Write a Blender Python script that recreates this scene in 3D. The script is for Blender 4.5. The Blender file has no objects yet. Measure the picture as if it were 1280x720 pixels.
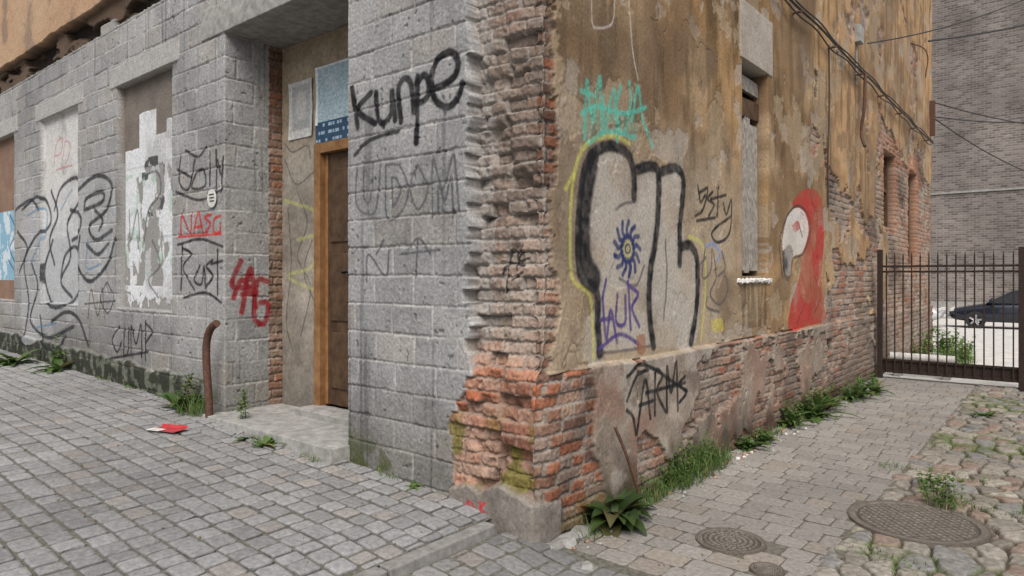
import bpy, math, random
import numpy as np
from mathutils import Vector, Matrix
random.seed(5); rng=np.random.default_rng(7)
S=bpy.context.scene
# ------------------------------------------------------------------ survey of the place
A=math.radians(39.5); SA,CA=math.sin(A),math.cos(A)
FX,FY=-SA,CA; RX,RY=CA,SA
D0,X0,H0=3.875,0.13,1.55
CAM=(-(D0*FX+X0*RX), -(D0*FY+X0*RY), H0)
FPX=850.0; HZ=345.0
def onF(u,v,y0=0.0):
    q=(u-640)/FPX; s=(X0+SA*y0-q*(D0+CA*y0))/(CA+SA*q); d=D0+CA*y0+SA*s
    return -s, H0-(v-HZ)*d/FPX
def onR(u,v):
    q=(u-640)/FPX; t=(D0*q-X0)/(SA-CA*q); d=D0+CA*t
    return t, H0-(v-HZ)*d/FPX
def onV(u,v):
    q=(u-640)/FPX; a=D0+SA*3.52; b=X0-CA*3.52
    y=(q*a-b)/(SA-q*CA); d=a+CA*y
    return -3.52+y, H0-(v-HZ)*d/FPX
def onG(u,v,z=0.0):
    d=FPX*(H0-z)/(v-HZ); X=(u-640)/FPX*d
    return CAM[0]+d*FX+X*RX, CAM[1]+d*FY+X*RY
def pt(u,v,d):
    X=(u-640)/FPX*d
    return (CAM[0]+d*FX+X*RX, CAM[1]+d*FY+X*RY, H0-(v-HZ)*d/FPX)
# ------------------------------------------------------------------ noise
def hash2(ix,iy,seed):
    h=(np.asarray(ix).astype(np.int64)*374761393+np.asarray(iy).astype(np.int64)*668265263+seed*1442695041)&0xffffffff
    h=((h^(h>>13))*1274126177)&0xffffffff
    h=h^(h>>16)
    return ((h&0xffffff)/float(0xffffff)).astype(np.float32)
def G(ws,zs,fx,fz,seed):
    x=ws*fx; z=zs*fz
    ix=np.floor(x).astype(int); iz=np.floor(z).astype(int)
    tx=(x-ix); tx=(tx*tx*(3-2*tx)).astype(np.float32)[None,:]
    tz=(z-iz); tz=(tz*tz*(3-2*tz)).astype(np.float32)[:,None]
    x0,z0=ix.min(),iz.min()
    gx,gz=np.meshgrid(np.arange(x0,ix.max()+2),np.arange(z0,iz.max()+2))
    L=hash2(gx,gz,seed)
    ix-=x0; iz-=z0
    a=L[np.ix_(iz,ix)]; b=L[np.ix_(iz,ix+1)]; c=L[np.ix_(iz+1,ix)]; d=L[np.ix_(iz+1,ix+1)]
    return (a*(1-tx)+b*tx)*(1-tz)+(c*(1-tx)+d*tx)*tz
def FG(ws,zs,f,o,seed,ax=1.0,g=.5):
    r=0;a=1;t=0
    for i in range(o):
        r=r+a*G(ws+i*3.7,zs+i*1.9,f*ax*2**i,f*2**i,seed+i*17); t+=a; a*=g
    return r/t
def ss(a,b,x):
    t=np.clip((x-a)/(b-a),0,1); return t*t*(3-2*t)
def lerp(a,b,m):
    a=np.asarray(a,dtype=np.float32); b=np.asarray(b,dtype=np.float32)
    return a*(1-m[...,None])+b*m[...,None]
def full(c,shape): 
    o=np.empty(shape+(3,),np.float32); o[:]=c; return o
# ------------------------------------------------------------------ mesh helpers
def empty(name,loc=(0,0,0)):
    e=bpy.data.objects.new(name,None); e.location=loc; S.collection.objects.link(e); return e
def newmesh(name,V,F,mats,parent=None,smooth=False,col=None,midx=None):
    me=bpy.data.meshes.new(name)
    me.from_pydata([tuple(v) for v in V],[],[tuple(f) for f in F]); 
    for m in (mats if isinstance(mats,(list,tuple)) else [mats]): me.materials.append(m)
    if midx is not None: me.polygons.foreach_set('material_index',midx)
    if smooth: me.polygons.foreach_set('use_smooth',[True]*len(F))
    if col is not None:
        at=me.attributes.new('Col','FLOAT_COLOR','POINT'); at.data.foreach_set('color',np.asarray(col,np.float32).ravel())
    me.update()
    ob=bpy.data.objects.new(name,me); S.collection.objects.link(ob)
    if parent: ob.parent=parent
    return ob
def quadmesh(name,V,Q,mat,parent=None,smooth=True,col=None):
    me=bpy.data.meshes.new(name); n=len(V); m=len(Q)
    me.vertices.add(n); me.vertices.foreach_set('co',np.ascontiguousarray(V,np.float32).ravel())
    me.loops.add(m*4); me.loops.foreach_set('vertex_index',np.ascontiguousarray(Q,np.int32).ravel())
    me.polygons.add(m); me.polygons.foreach_set('loop_start',np.arange(0,m*4,4,dtype=np.int32))
    try: me.polygons.foreach_set('loop_total',np.full(m,4,np.int32))
    except Exception: pass
    me.polygons.foreach_set('use_smooth',np.full(m,smooth))
    if col is not None:
        at=me.attributes.new('Col','FLOAT_COLOR','POINT'); at.data.foreach_set('color',np.ascontiguousarray(col,np.float32).ravel())
    me.materials.append(mat); me.update(calc_edges=True)
    ob=bpy.data.objects.new(name,me); S.collection.objects.link(ob)
    if parent: ob.parent=parent
    return ob
def gridmesh(name,P,col,grain,mat,parent=None,keep=None):
    nz,nw,_=P.shape
    idx=np.arange(nz*nw).reshape(nz,nw)
    Q=np.stack([idx[:-1,:-1],idx[:-1,1:],idx[1:,1:],idx[1:,:-1]],-1).reshape(-1,4)
    if keep is not None: Q=Q[keep.ravel()]
    c=np.concatenate([col,grain[...,None]],-1) if col is not None else None
    return quadmesh(name,P.reshape(-1,3),Q,mat,parent,True,None if c is None else c.reshape(-1,4))
# ------------------------------------------------------------------ materials
def nodes(name):
    m=bpy.data.materials.new(name); m.use_nodes=True; nt=m.node_tree
    return m,nt,nt.nodes,nt.links,nt.nodes['Principled BSDF']
def mat_attr(name,rough=.93,b1=1.0,sc=90):
    m,nt,N,L,B=nodes(name)
    at=N.new('ShaderNodeAttribute'); at.attribute_name='Col'
    tc=N.new('ShaderNodeTexCoord')
    n1=N.new('ShaderNodeTexNoise'); n1.inputs['Scale'].default_value=sc*.5; n1.inputs['Detail'].default_value=4; n1.inputs['Roughness'].default_value=.7
    v=N.new('ShaderNodeTexVoronoi'); v.inputs['Scale'].default_value=sc*1.6
    for t in (n1,v): L.new(tc.outputs['Object'],t.inputs['Vector'])
    mr=N.new('ShaderNodeMapRange'); mr.inputs[1].default_value=.3; mr.inputs[2].default_value=.7; mr.inputs[3].default_value=.70; mr.inputs[4].default_value=1.28
    L.new(n1.outputs['Fac'],mr.inputs[0])
    pr=N.new('ShaderNodeMapRange'); pr.inputs[1].default_value=.1; pr.inputs[2].default_value=.5; pr.inputs[3].default_value=1.18; pr.inputs[4].default_value=.62
    L.new(v.outputs['Distance'],pr.inputs[0])
    mx=N.new('ShaderNodeMix'); mx.data_type='FLOAT'; L.new(at.outputs['Alpha'],mx.inputs[0]); mx.inputs[2].default_value=1; L.new(pr.outputs[0],mx.inputs[3])
    mu=N.new('ShaderNodeMath'); mu.operation='MULTIPLY'; L.new(mr.outputs[0],mu.inputs[0]); L.new(mx.outputs[0],mu.inputs[1])
    vm=N.new('ShaderNodeVectorMath'); vm.operation='SCALE'; L.new(at.outputs['Color'],vm.inputs[0]); L.new(mu.outputs[0],vm.inputs['Scale'])
    L.new(vm.outputs[0],B.inputs['Base Color']); B.inputs['Roughness'].default_value=rough
    B.inputs['Specular IOR Level'].default_value=.2
    bp=N.new('ShaderNodeBump'); bp.inputs['Strength'].default_value=.42*b1; bp.inputs['Distance'].default_value=.005
    L.new(mu.outputs[0],bp.inputs['Height']); L.new(bp.outputs[0],B.inputs['Normal'])
    return m
def mat_noise(name,c1,c2,scale=20,rough=.85,bump=.4,metal=0,dist=.004,spec=.3,detail=4):
    m,nt,N,L,B=nodes(name)
    tc=N.new('ShaderNodeTexCoord'); n=N.new('ShaderNodeTexNoise'); n.inputs['Scale'].default_value=scale; n.inputs['Detail'].default_value=detail
    n.inputs['Roughness'].default_value=.65
    L.new(tc.outputs['Object'],n.inputs['Vector'])
    r=N.new('ShaderNodeValToRGB'); r.color_ramp.elements[0].position=.35; r.color_ramp.elements[1].position=.65
    r.color_ramp.elements[0].color=(*c1,1); r.color_ramp.elements[1].color=(*c2,1)
    L.new(n.outputs['Fac'],r.inputs[0]); L.new(r.outputs[0],B.inputs['Base Color'])
    B.inputs['Roughness'].default_value=rough; B.inputs['Metallic'].default_value=metal; B.inputs['Specular IOR Level'].default_value=spec
    if bump:
        bp=N.new('ShaderNodeBump'); bp.inputs['Strength'].default_value=bump; bp.inputs['Distance'].default_value=dist
        L.new(n.outputs['Fac'],bp.inputs['Height']); L.new(bp.outputs[0],B.inputs['Normal'])
    return m
def mat_leaf(name):
    m,nt,N,L,B=nodes(name)
    at=N.new('ShaderNodeAttribute'); at.attribute_name='Col'
    L.new(at.outputs['Color'],B.inputs['Base Color']); B.inputs['Roughness'].default_value=.55
    tr=N.new('ShaderNodeBsdfTranslucent'); L.new(at.outputs['Color'],tr.inputs['Color'])
    mx=N.new('ShaderNodeMixShader'); mx.inputs[0].default_value=.3
    out=N['Material Output']; L.new(B.outputs[0],mx.inputs[1]); L.new(tr.outputs[0],mx.inputs[2]); L.new(mx.outputs[0],out.inputs['Surface'])
    return m
M_wall=mat_attr('masonry'); M_pave=mat_attr('paving_stone',.88,.8,70); M_flat=mat_attr('painted_board',.8,.35,60)
M_leaf=mat_leaf('leaf')
M_conc=mat_noise('concrete',(.20,.195,.18),(.33,.32,.30),14,.92,.5)
M_kerb=mat_noise('kerb_concrete',(.16,.15,.14),(.25,.24,.225),18,.92,.5)
M_joint=mat_noise('joint_sand',(.07,.065,.05),(.15,.14,.115),35,.95,.6,dist=.01)
M_ochre=mat_noise('ochre_plaster',(.26,.16,.09),(.38,.25,.14),3,.92,.3)
M_rust=mat_noise('rusty_iron',(.05,.025,.018),(.12,.06,.035),60,.8,.5)
M_gate=mat_noise('gate_iron',(.014,.010,.009),(.04,.022,.016),40,.6,.3)
M_cable=mat_noise('cable',(.02,.02,.02),(.05,.05,.05),40,.6,0)
M_woodg=mat_noise('weathered_wood',(.17,.15,.13),(.36,.33,.29),18,.85,.6)
M_woodo=mat_noise('orange_wood',(.17,.08,.03),(.28,.15,.065),9,.6,.2)
M_woodb=mat_noise('brown_wood',(.045,.025,.014),(.10,.06,.032),9,.6,.3)
M_white=mat_noise('white_render',(.42,.40,.37),(.64,.62,.59),12,.8,.4)
M_dark=mat_noise('dark_void',(.012,.011,.010),(.03,.026,.022),5,.95,0)
M_iron=mat_attr('cast_iron',.62,.5,120)
M_yard=mat_noise('sunlit_yard_gravel',(.42,.41,.38),(.60,.58,.54),5,.95,.6,dist=.02)  # gravel kept extra pale: the sunlight on the yard is put into its colour
M_ground=mat_noise('street_ground',(.13,.125,.12),(.22,.21,.20),6,.95,.4)
# ------------------------------------------------------------------ wall painting data
def brick(ws,zs,W,Z,seed=3,joint=.014):
    W2=W+(FG(ws,zs,9,2,seed+1)-.5)*.018; Z2=Z+(FG(ws,zs,4,2,seed+2)-.5)*.014
    bh=.077
    row=np.floor(Z2/bh); hd=np.mod(row,2)
    bl=np.where(hd==0,.26,.13)
    off=hash2(row,row*0,seed)*.07
    col=np.floor((W2+off)/bl); fx=W2+off-col*bl; fz=Z2-row*bh
    d=np.minimum(np.minimum(fx,bl-fx),np.minimum(fz,bh-fz))-joint/2
    fine=FG(ws,zs,60,3,seed+5)
    d=d+(fine-.5)*.014+(FG(ws,zs,20,2,seed+6)-.5)*.010
    h=hash2(col,row,seed+9); h2=hash2(col,row,seed+10); h3=hash2(col,row,seed+11)
    pr=ss(-.003,.007,d)
    fillm=ss(.45,.62,FG(ws,zs,2.6,4,seed+23))
    disp=-.014*(1-pr)*(1-.65*fillm)+(h-.5)*.012+(fine-.5)*.010
    c=lerp((.31,.125,.07),(.235,.14,.10),ss(.3,.7,h2))
    c=lerp(c,(.36,.245,.18),ss(.70,.9,h3)*.9)
    c=lerp(c,(.14,.08,.06),(h3<.18)*.85)
    c=lerp(c,(.25,.20,.165),(h<.14)*.8)
    c=c*(0.62+.76*fine[...,None])
    lime=ss(.46,.66,FG(ws,zs,2.2,5,seed+20))*.75
    c=lerp(c,(.35,.30,.25),lime*ss(.2,.8,fine+.2))
    c=lerp(c,lerp((.29,.26,.225),(.20,.175,.15),fine),(1-pr)*.9)
    soot=ss(.50,.68,FG(ws,zs,1.3,5,seed+21)); c=c*(1-.45*soot[...,None])
    return disp,c,pr,h,h2,h3,fine
WINS=[(4.56,5.94),(7.12,8.53),(9.7,11.1),(12.3,13.7),(14.9,16.3),(17.5,18.9)]
ZB,ZT=1.19,3.67
def zleft(x): return np.interp(-np.asarray(x),[.3,.66,1.7,3.5,5,10.4,25],[.12,.16,.21,.30,.34,.44,.75])
def blocks(ws,zs,W,Z,seed=40):
    W2=W+(FG(ws,zs,7,2,seed)-.5)*.008; Z2=Z+.03+(FG(ws,zs,3,2,seed+1)-.5)*.012
    row=np.floor(Z2/.198); off=np.mod(row,2)*.2+hash2(row,row*0,seed)*.05
    col=np.floor((W2+off)/.4); fx=W2+off-col*.4; fz=Z2-row*.198
    d=np.minimum(np.minimum(fx,.4-fx),np.minimum(fz,.198-fz))-.005
    fine=FG(ws,zs,55,3,seed+5); med=FG(ws,zs,9,4,seed+6)
    chip=ss(.66,.78,FG(ws,zs,16,3,seed+12))
    d=d+(fine-.5)*.009+(med-.5)*.006-chip*.010
    h=hash2(col,row,seed+7); h2=hash2(col,row,seed+8)
    pr=ss(-.004,.006,d)
    smear=ss(.52,.70,FG(ws,zs,1.7,4,seed+30))
    disp=-.010*(1-pr)*(1-.75*smear)+(h-.5)*.006+(fine-.5)*.0045+(fx/.4-.5)*(h2-.5)*.007+(fz/.2-.5)*(h-.5)*.006
    big=FG(ws,zs,.9,5,seed+9)
    v=.345+.085*(h2-.5)+.13*(med-.5)+.12*(big-.5)+.13*(fine-.5)
    c=v[...,None]*np.array((1,.99,.975),np.float32)
    ww=np.where(hash2(row,col,seed+13)[...,None]>.8,np.array((1.04,1.0,.95),np.float32),1.0); c=c*ww
    dj=ss(.40,.6,FG(ws,zs,3.0,3,seed+14))
    c=lerp(c,lerp((.20,.19,.18),(.40,.385,.36),dj),(1-pr)*.75)
    c=lerp(c,(.41,.40,.385),smear*.35)
    drip=G(ws,zs,14,.5,seed+31)*G(ws,zs,40,1.2,seed+32)
    c=c*(1-.38*ss(.42,.7,drip))[...,None]
    stain=ss(.52,.72,FG(ws,zs,1.1,6,seed+35)); c=c*(1-.25*stain)[...,None]
    hole=ss(.80,.86,FG(ws,zs,26,2,seed+36)); c=lerp(c,(.10,.095,.09),hole*.7); disp=disp-hole*.006
    gr=np.clip(.75*pr,0,1)
    zl=zleft(W); hb=Z-zl
    nz=FG(ws,zs,4,5,seed+33)
    dirt=(1-ss(.05,.75,hb+(nz-.5)*.5))
    c=lerp(c,c*np.array((.55,.52,.47)),dirt*.7)
    moss=(1-ss(.0,.34,hb))*ss(.5,.62,nz)
    c=lerp(c,(.07,.085,.02),moss*.85)
    pl=(W<-4.3)*(1-ss(.25,.28,hb+(nz-.5)*.12))
    disp=disp+pl*.03
    c=lerp(c,lerp(full((.025,.028,.018),W.shape),(.15,.16,.12),ss(.5,.7,FG(ws,zs,12,3,seed+34))),pl*.9)
    for k,(a,b) in enumerate(WINS):
        lo,hi=-b,-a
        li=((W>lo-.17)&(W<hi+.17)&(Z>ZT)&(Z<ZT+.23)).astype(np.float32)
        c=lerp(c,(.35+.10*(med[...,None]-.5))*np.array((1,.97,.92),np.float32),li); disp=disp*(1-li)+li*(.008+.004*med); gr=gr*(1-li*.7)
        ins=((W>lo)&(W<hi)&(Z>ZB)&(Z<ZT)).astype(np.float32)
        wn=FG(ws,zs,5,5,seed+60+k); wl=W-lo; wl=wl/(b-a); zz=(Z-ZB)/(ZT-ZB)
        if k==0:
            cc=lerp((.12,.10,.085),(.20,.175,.15),wn)
            top=np.where(wl>.78,.80,np.where(wl>.60,.745,np.where(wl>.30,.86,.71)))
            pap=(zz<top+(wn-.5)*.01)*(zz>.02+(FG(ws,zs,14,3,77)-.45)*.22)*(wl>.03)
            tear=ss(.54,.58,FG(ws,zs,4,5,78,ax=1.6))*(zz<.62)*(zz>.1)
            pap=pap*(1-tear)
            pc=lerp((.56,.57,.58),(.40,.40,.40),ss(.45,.7,FG(ws,zs,2.5,4,79)))
            crease=(np.abs(np.mod(zz*3.2,1)-.5)>.485)+(np.abs(np.mod(wl*3.05+.1,1)-.5)>.485)
            pc=lerp(pc,(.33,.33,.33),np.clip(crease,0,1)*.5)
            ink=ss(.58,.62,FG(ws,zs,6,4,80))*(zz<.66)*(zz>.4)*(wl>.35)*(wl<.75)
            pc=lerp(pc,(.03,.03,.03),ink*.9)
            grn=ss(.58,.64,FG(ws,zs,7,3,83))*(zz>.15)*(zz<.6)
            pc=lerp(pc,(.25,.42,.30),grn*.5)
            cc=lerp(cc,(.30,.30,.29),(zz<.66).astype(np.float32)*.6)
            cc=lerp(cc,pc,pap.astype(np.float32)); dd=-.085+pap*.006
        elif k==1:
            cc=lerp((.50,.49,.47),(.34,.33,.31),ss(.45,.75,wn)); dd=-.06+wn*.01
            low=1-ss(.28,.36,zz+(wn-.5)*.2); cc=lerp(cc,(.27,.27,.27),low)
        else:
            cc=lerp((.17,.10,.07),(.25,.17,.12),wn)
            bl=((zz<.55)&(zz>.12)&(wl>.1)).astype(np.float32)
            cc=lerp(cc,lerp((.20,.36,.46),(.5,.56,.6),ss(.5,.6,FG(ws,zs,6,4,90))),bl); dd=-.085+0*wn
        c=lerp(c,cc,ins); disp=disp*(1-ins)+ins*dd; gr=gr*(1-ins)
    top=4.36+.10*(hash2(np.floor(W/.4),W*0,91)>.6)+(fine-.5)*.02
    gap=(Z>top).astype(np.float32); up=ss(0,.02,Z-(4.70+(FG(ws,zs,3,5,92)-.5)*.07))
    tm=FG(ws,zs,6,4,93,ax=.3)
    c=lerp(c,lerp((.02,.015,.012),(.11,.075,.05),ss(.45,.7,tm)),gap); disp=disp*(1-gap)+gap*(-.14+.10*ss(.5,.6,tm))
    pc=lerp((.36,.22,.13),(.44,.31,.20),FG(ws,zs,1.5,5,94)); pc=lerp(pc,(.19,.14,.105),ss(.55,.72,FG(ws,zs,2.5,5,95))*.7)
    c=lerp(c,pc,up); disp=disp*(1-up)+up*(.03+.015*wn); gr=gr*(1-gap)
    return disp,c,gr
RW=[(3.15,3.85,1.55,3.57),(9.43,10.42,2.36,3.65),(11.6,12.5,1.78,3.57)]
def rightwall(ws,zs,W,Z):
    bd,bc,pr,h,h2,h3,fine=brick(ws,zs,W,Z,3)
    n1=FG(ws,zs,.7,6,101); n2=FG(ws,zs,1.8,5,102); n3=FG(ws,zs,1.1,6,103); n4=FG(ws,zs,6,5,104,g=.6); n5=FG(ws,zs,.45,6,115,g=.6)
    drip=FG(ws,zs,1.6,4,105,ax=6)
    c=lerp((.34,.215,.105),(.205,.132,.072),ss(.40,.60,n1))
    c=lerp(c,(.38,.28,.175),ss(.5,.72,n2)*.7)
    hi=ss(2.2,4.2,Z+(n1-.5)*1.5)
    c=lerp(c,c*np.array((.82,.77,.70)),hi*ss(6.0,3.0,W) )
    c=lerp(c,(.43,.265,.135),ss(5.2,7.0,W)*.7*ss(.25,.6,n2+.15))
    bei=ss(2.9,2.2,Z+(n2-.5)*1.2)*ss(4.0,2.2,W+(n1-.5)*2)
    c=lerp(c,(.34,.285,.215),bei*.75)
    c=c*(1-.42*ss(.46,.68,drip)*ss(1.2,3.2,Z))[...,None]
    c=c*(.62+.76*n4[...,None])
    spots=ss(.64,.68,FG(ws,zs,3.2,5,106)); c=lerp(c,(.36,.33,.29),spots*.5)
    dk=ss(.50,.64,n5)*(.5+.5*ss(.35,.6,n2)); c=lerp(c,(.135,.092,.058),dk*.60*ss(.8,2.0,Z))
    dk2=ss(.60,.68,FG(ws,zs,2.1,6,107)); c=lerp(c,(.15,.10,.06),dk2*.55)
    pd=(n2-.5)*.020+(n4-.5)*.007+spots*(-.004)
    crack=np.abs(FG(ws,zs,1.3,4,108)-.5); ck=(1-ss(.0,.004,crack))*ss(.5,.7,n3); c=lerp(c,(.08,.06,.045),ck*.8); pd=pd-ck*.006
    # plaster flakes: thin top coat lost, lighter undercoat
    fl=ss(.60,.615,FG(ws,zs,1.6,6,116,g=.6)); c=lerp(c,(.33,.255,.17),fl*.55); pd=pd-.004*fl
    pz=.972-.004*W+(FG(ws,zs,3,3,109)-.5)*.035
    pl=1-ss(-.012,.012,Z-pz)
    pc=lerp((.27,.22,.175),(.155,.125,.10),ss(.35,.65,n2)); pc=lerp(pc,(.33,.29,.245),ss(.55,.7,n4)*.6)
    pc=lerp(pc,(.25,.155,.115),ss(.48,.62,FG(ws,zs,2.6,4,110))*.7)
    pc=pc*(.65+.7*n4[...,None])
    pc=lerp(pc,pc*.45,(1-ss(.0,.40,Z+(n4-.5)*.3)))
    lt=ss(.78,.95,Z)*ss(.35,.6,n4); pc=lerp(pc,(.34,.31,.265),lt*.5)
    c=lerp(c,pc,pl)
    f=np.minimum(W-5.9+(n3-.5)*.35, 3.0+.9*ss(8.5,9,W)-Z+(n3-.5)*2.2)
    rem=(FG(ws,zs,1.5,5,117)-.60)*2*ss(10,8,W); f=np.minimum(f,-rem+.02)
    e=ss(-.015,.015,f)
    f2=.10-W+(n4-.5)*.22+.03; e=np.maximum(e,ss(-.01,.01,f2)*(W>-.2))
    plm=(Z<.97)
    nm=n3*.45+n2*.55
    f3=np.where(W<1.1,.62-W+(n3-.5)*.9+(.35-Z)*.3,(nm-.5)*2.2-.10+.13*ss(2.0,3.2,W)+.15*ss(5,6,W)+(.5-Z)*.1+(n4-.5)*.35)
    e=np.maximum(e,ss(-.012,.012,f3)*plm)
    f4=np.minimum(.12-np.abs(Z-.84+.03*(W-4)),W-2.7)+(n4-.5)*.6-.06
    e=np.maximum(e,ss(-.01,.01,f4)*ss(2.4,3.0,W))
    f5=(n3-.72)-1.5*(1-ss(4,5.5,W)); e=np.maximum(e,ss(-.01,.01,f5))
    lite=ss(5.5,6.5,W); bc=lerp(bc,(.36,.285,.22),lite*.40*ss(.3,.7,n2))
    grime=ss(.35,.65,n4)*plm*ss(1.0,2.0,W); bc=lerp(bc,(.19,.15,.12),grime*.55)
    edge=e*(1-e)*4
    d=pd*(1-e)+(bd-.024-.03*np.maximum(0,h-.8)*5)*e + .045*pl
    c=lerp(c,bc,e); c=lerp(c,(.12,.09,.07),edge*.4)
    gr=.18+.25*e
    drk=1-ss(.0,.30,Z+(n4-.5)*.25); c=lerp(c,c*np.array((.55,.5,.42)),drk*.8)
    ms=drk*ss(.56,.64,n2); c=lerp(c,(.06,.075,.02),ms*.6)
    a,b,z0,z1=RW[0]
    li=((W>a-.06)&(W<b+.10)&(Z>z1)&(Z<4.12)).astype(np.float32); c=lerp(c,lerp((.26,.22,.18),(.42,.38,.33),n4),li); d=d*(1-li)+li*.012
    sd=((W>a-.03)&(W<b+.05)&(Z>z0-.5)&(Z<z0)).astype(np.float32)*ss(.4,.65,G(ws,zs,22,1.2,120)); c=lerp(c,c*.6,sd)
    for k,(a,b,z0,z1) in enumerate(RW):
        if k:
            fr=((W>a-.18)&(W<b+.18)&(Z>z0-.1)&(Z<z1+.28)).astype(np.float32)
            c=lerp(c,lerp(bc,(.38,.17,.09),full(.5,W.shape)[...,0]),fr*.9)
        ins=((W>a)&(W<b)&(Z>z0)&(Z<z1)).astype(np.float32)
        c=lerp(c,(.035,.03,.025),ins); d=d*(1-ins)-.24*ins
    v=((W>5.95)&(W<6.22)&(Z>.60)&(Z<.76)).astype(np.float32); c=lerp(c,(.02,.018,.015),v); d=d-v*.15
    return d,c,gr
# ------------------------------------------------------------------ sheets
def path(W,xc):
    d=W-xc; r=.015
    t=np.clip((d+r)/(2*r),0,1)
    x=np.where(d<-r,d,np.where(d>r,0,-(1-t)**2*r)); y=np.where(d<-r,0,np.where(d>r,d,t*t*r))
    b=ss(-.04,.04,d)*math.pi/2
    return x+xc,y,np.sin(b),-np.cos(b)
SHEETS=[]
def sheet(name,ws,zs,fn,xc):
    W,Z=np.meshgrid(ws,zs); W=W.astype(np.float32); Z=Z.astype(np.float32)
    d,c,g,ox,oy=fn(ws,zs,W,Z)
    x,y,nx,ny=path(W,xc)
    P=np.stack([x+nx*d+ox,y+ny*d+oy,Z],-1)
    SHEETS.append(dict(name=name,ws=ws,zs=zs,P=P,c=np.ascontiguousarray(c,dtype=np.float32),g=g+0*W,plane='wall'))
def corner_fn(ws,zs,W,Z):
    d1,c1,g1=blocks(ws,zs,W,Z)
    d2,c2,g2=rightwall(ws,zs,W,Z)
    bd,bc,pr,h,h2,h3,fine=brick(ws,zs,W,Z,3)
    row=np.floor(Z/.077); rr=hash2(row,row*0,55)
    bound=-.50-.05*rr-.14*ss(1.0,.6,Z)+(FG(ws,zs,9,3,56)-.5)*.09
    er=np.exp(-(np.minimum(W,0)/.16)**2)*np.exp(-(np.maximum(W,0)/.10)**2)
    miss=ss(.56,.74,FG(ws,zs,3.0,4,57)+.25*(h-.5))
    bdd=bd-.008-.045*np.maximum(0,h2-.70)*3.5-.055*miss-.04*er*(.4+h3)
    rough=(FG(ws,zs,12,4,58,g=.6)-.5)*.045
    bdd=bdd+rough*(.6+miss)
    bcc=lerp(bc,(.23,.175,.135),miss*.65)
    low=ss(1.25,.8,Z); bcc=lerp(bcc,bcc*np.array((1.10,.88,.80)),low)
    up=ss(.95,1.5,Z+(FG(ws,zs,2,3,63)-.5)*.8); bcc=lerp(bcc,(.29,.235,.195),up*.40)
    bcc=lerp(bcc,(.16,.125,.10),ss(.5,.66,FG(ws,zs,1.8,5,64))*up*.5)
    jm=1-pr; bcc=lerp(bcc,(.31,.28,.25),jm*up*.5)
    strip=ss(-.02,.0,W-(bound))*ss(.13,.10,W-bound+(fine-.5)*.06); bcc=lerp(bcc,(.29,.27,.25),strip*.75*ss(1.0,1.3,Z))
    moss=ss(.50,.60,FG(ws,zs,6,4,59))*ss(.78,.55,Z)*ss(.05,.2,Z)*(W<.0); bcc=lerp(bcc,(.13,.12,.02),moss*.8)
    front=(W<.0)
    d=np.where(front,bdd,d2-.03*er*(.3+h3)*2*ss(.22,.0,W)); c=np.where(front[...,None],bcc,c2)
    d=np.where(W<bound,d1,d); c=np.where((W<bound)[...,None],c1,c); g=np.where(W<bound,g1,np.where(front,.25,g2))
    fz=.30-.25*np.abs(W+.25)+(FG(ws,zs,5,4,60)-.5)*.16
    ft=ss(-.02,.01,fz-Z)*(W<.22)*(W>-.66)
    n=FG(ws,zs,10,4,61)
    d=d*(1-ft)+ft*(.03+.015*(n-.5)); c=lerp(c,lerp((.14,.12,.10),(.28,.255,.225),n),ft)
    pl=.02*ss(-.35,.0,W)*ss(.0,-.01,W)*ss(1.0,.96,Z); d=d+pl
    a=.085*ss(bound-.005,bound+.005,W)*ss(.80,1.12,Z+(FG(ws,zs,6,3,62)-.5)*.25)
    a0=.085*ss(.80,1.12,Z)
    oy=np.where(W<0,a,a0*np.clip(1-W/.8,0,1)); ox=0*W
    return d,c,g,ox,oy
def front_fn(ws,zs,W,Z):
    d,c,g=blocks(ws,zs,W,Z)
    bd,bc,pr,h,h2,h3,fine=brick(ws,zs,W,Z,7)
    rv=ss(-.004,.004,W+3.52-.44); c=lerp(c,lerp(bc,(.34,.20,.125),full(.3,W.shape)[...,0]),rv); d=d*(1-rv)+(bd+.002)*rv
    return d,c,g,0*W,0*W
def right_fn(ws,zs,W,Z):
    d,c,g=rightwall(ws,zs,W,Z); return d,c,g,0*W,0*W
def cat(*segs): return np.unique(np.round(np.concatenate([np.arange(a,b,st) for a,b,st in segs]),5))
zs2=cat((-.12,4.6,.007),(4.6,8.0,.025))
sheet('corner_wall',np.unique(np.append(cat((-1.72,2.5,.006),(2.5,6.0,.009)),6.0)),zs2,corner_fn,0.0)
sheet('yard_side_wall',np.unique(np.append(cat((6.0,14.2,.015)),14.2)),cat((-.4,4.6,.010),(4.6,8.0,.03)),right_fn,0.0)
sheet('street_front_wall',np.unique(np.append(cat((-20,-11.2,.03),(-11.2,-6.5,.012),(-6.5,-2.94,.008)),-2.94)),cat((-.1,4.9,.008),(4.9,6.2,.02)),front_fn,-3.52)
def panel_sheet():
    ws=cat((-3.52,-1.72,.008)); zs=cat((.2,3.74,.008)); W,Z=np.meshgrid(ws,zs)
    n=FG(ws,zs,1.5,5,200); n2=FG(ws,zs,8,4,201)
    c=lerp((.30,.27,.225),(.20,.175,.145),ss(.35,.7,n)); c=lerp(c,(.31,.23,.14),ss(2.6,3.0,Z)*.6); c=c*(.7+.6*n2[...,None])
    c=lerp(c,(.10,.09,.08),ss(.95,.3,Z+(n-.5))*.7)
    d=(n2-.5)*.006
    dr=((W>-2.93)&(W<-1.95)&(Z<2.76)).astype(np.float32); d=d-.10*dr; c=lerp(c,(.05,.035,.025),dr)
    P=np.stack([W,.58-d,Z],-1)
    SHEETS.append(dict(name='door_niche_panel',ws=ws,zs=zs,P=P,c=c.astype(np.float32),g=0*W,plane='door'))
panel_sheet()
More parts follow.
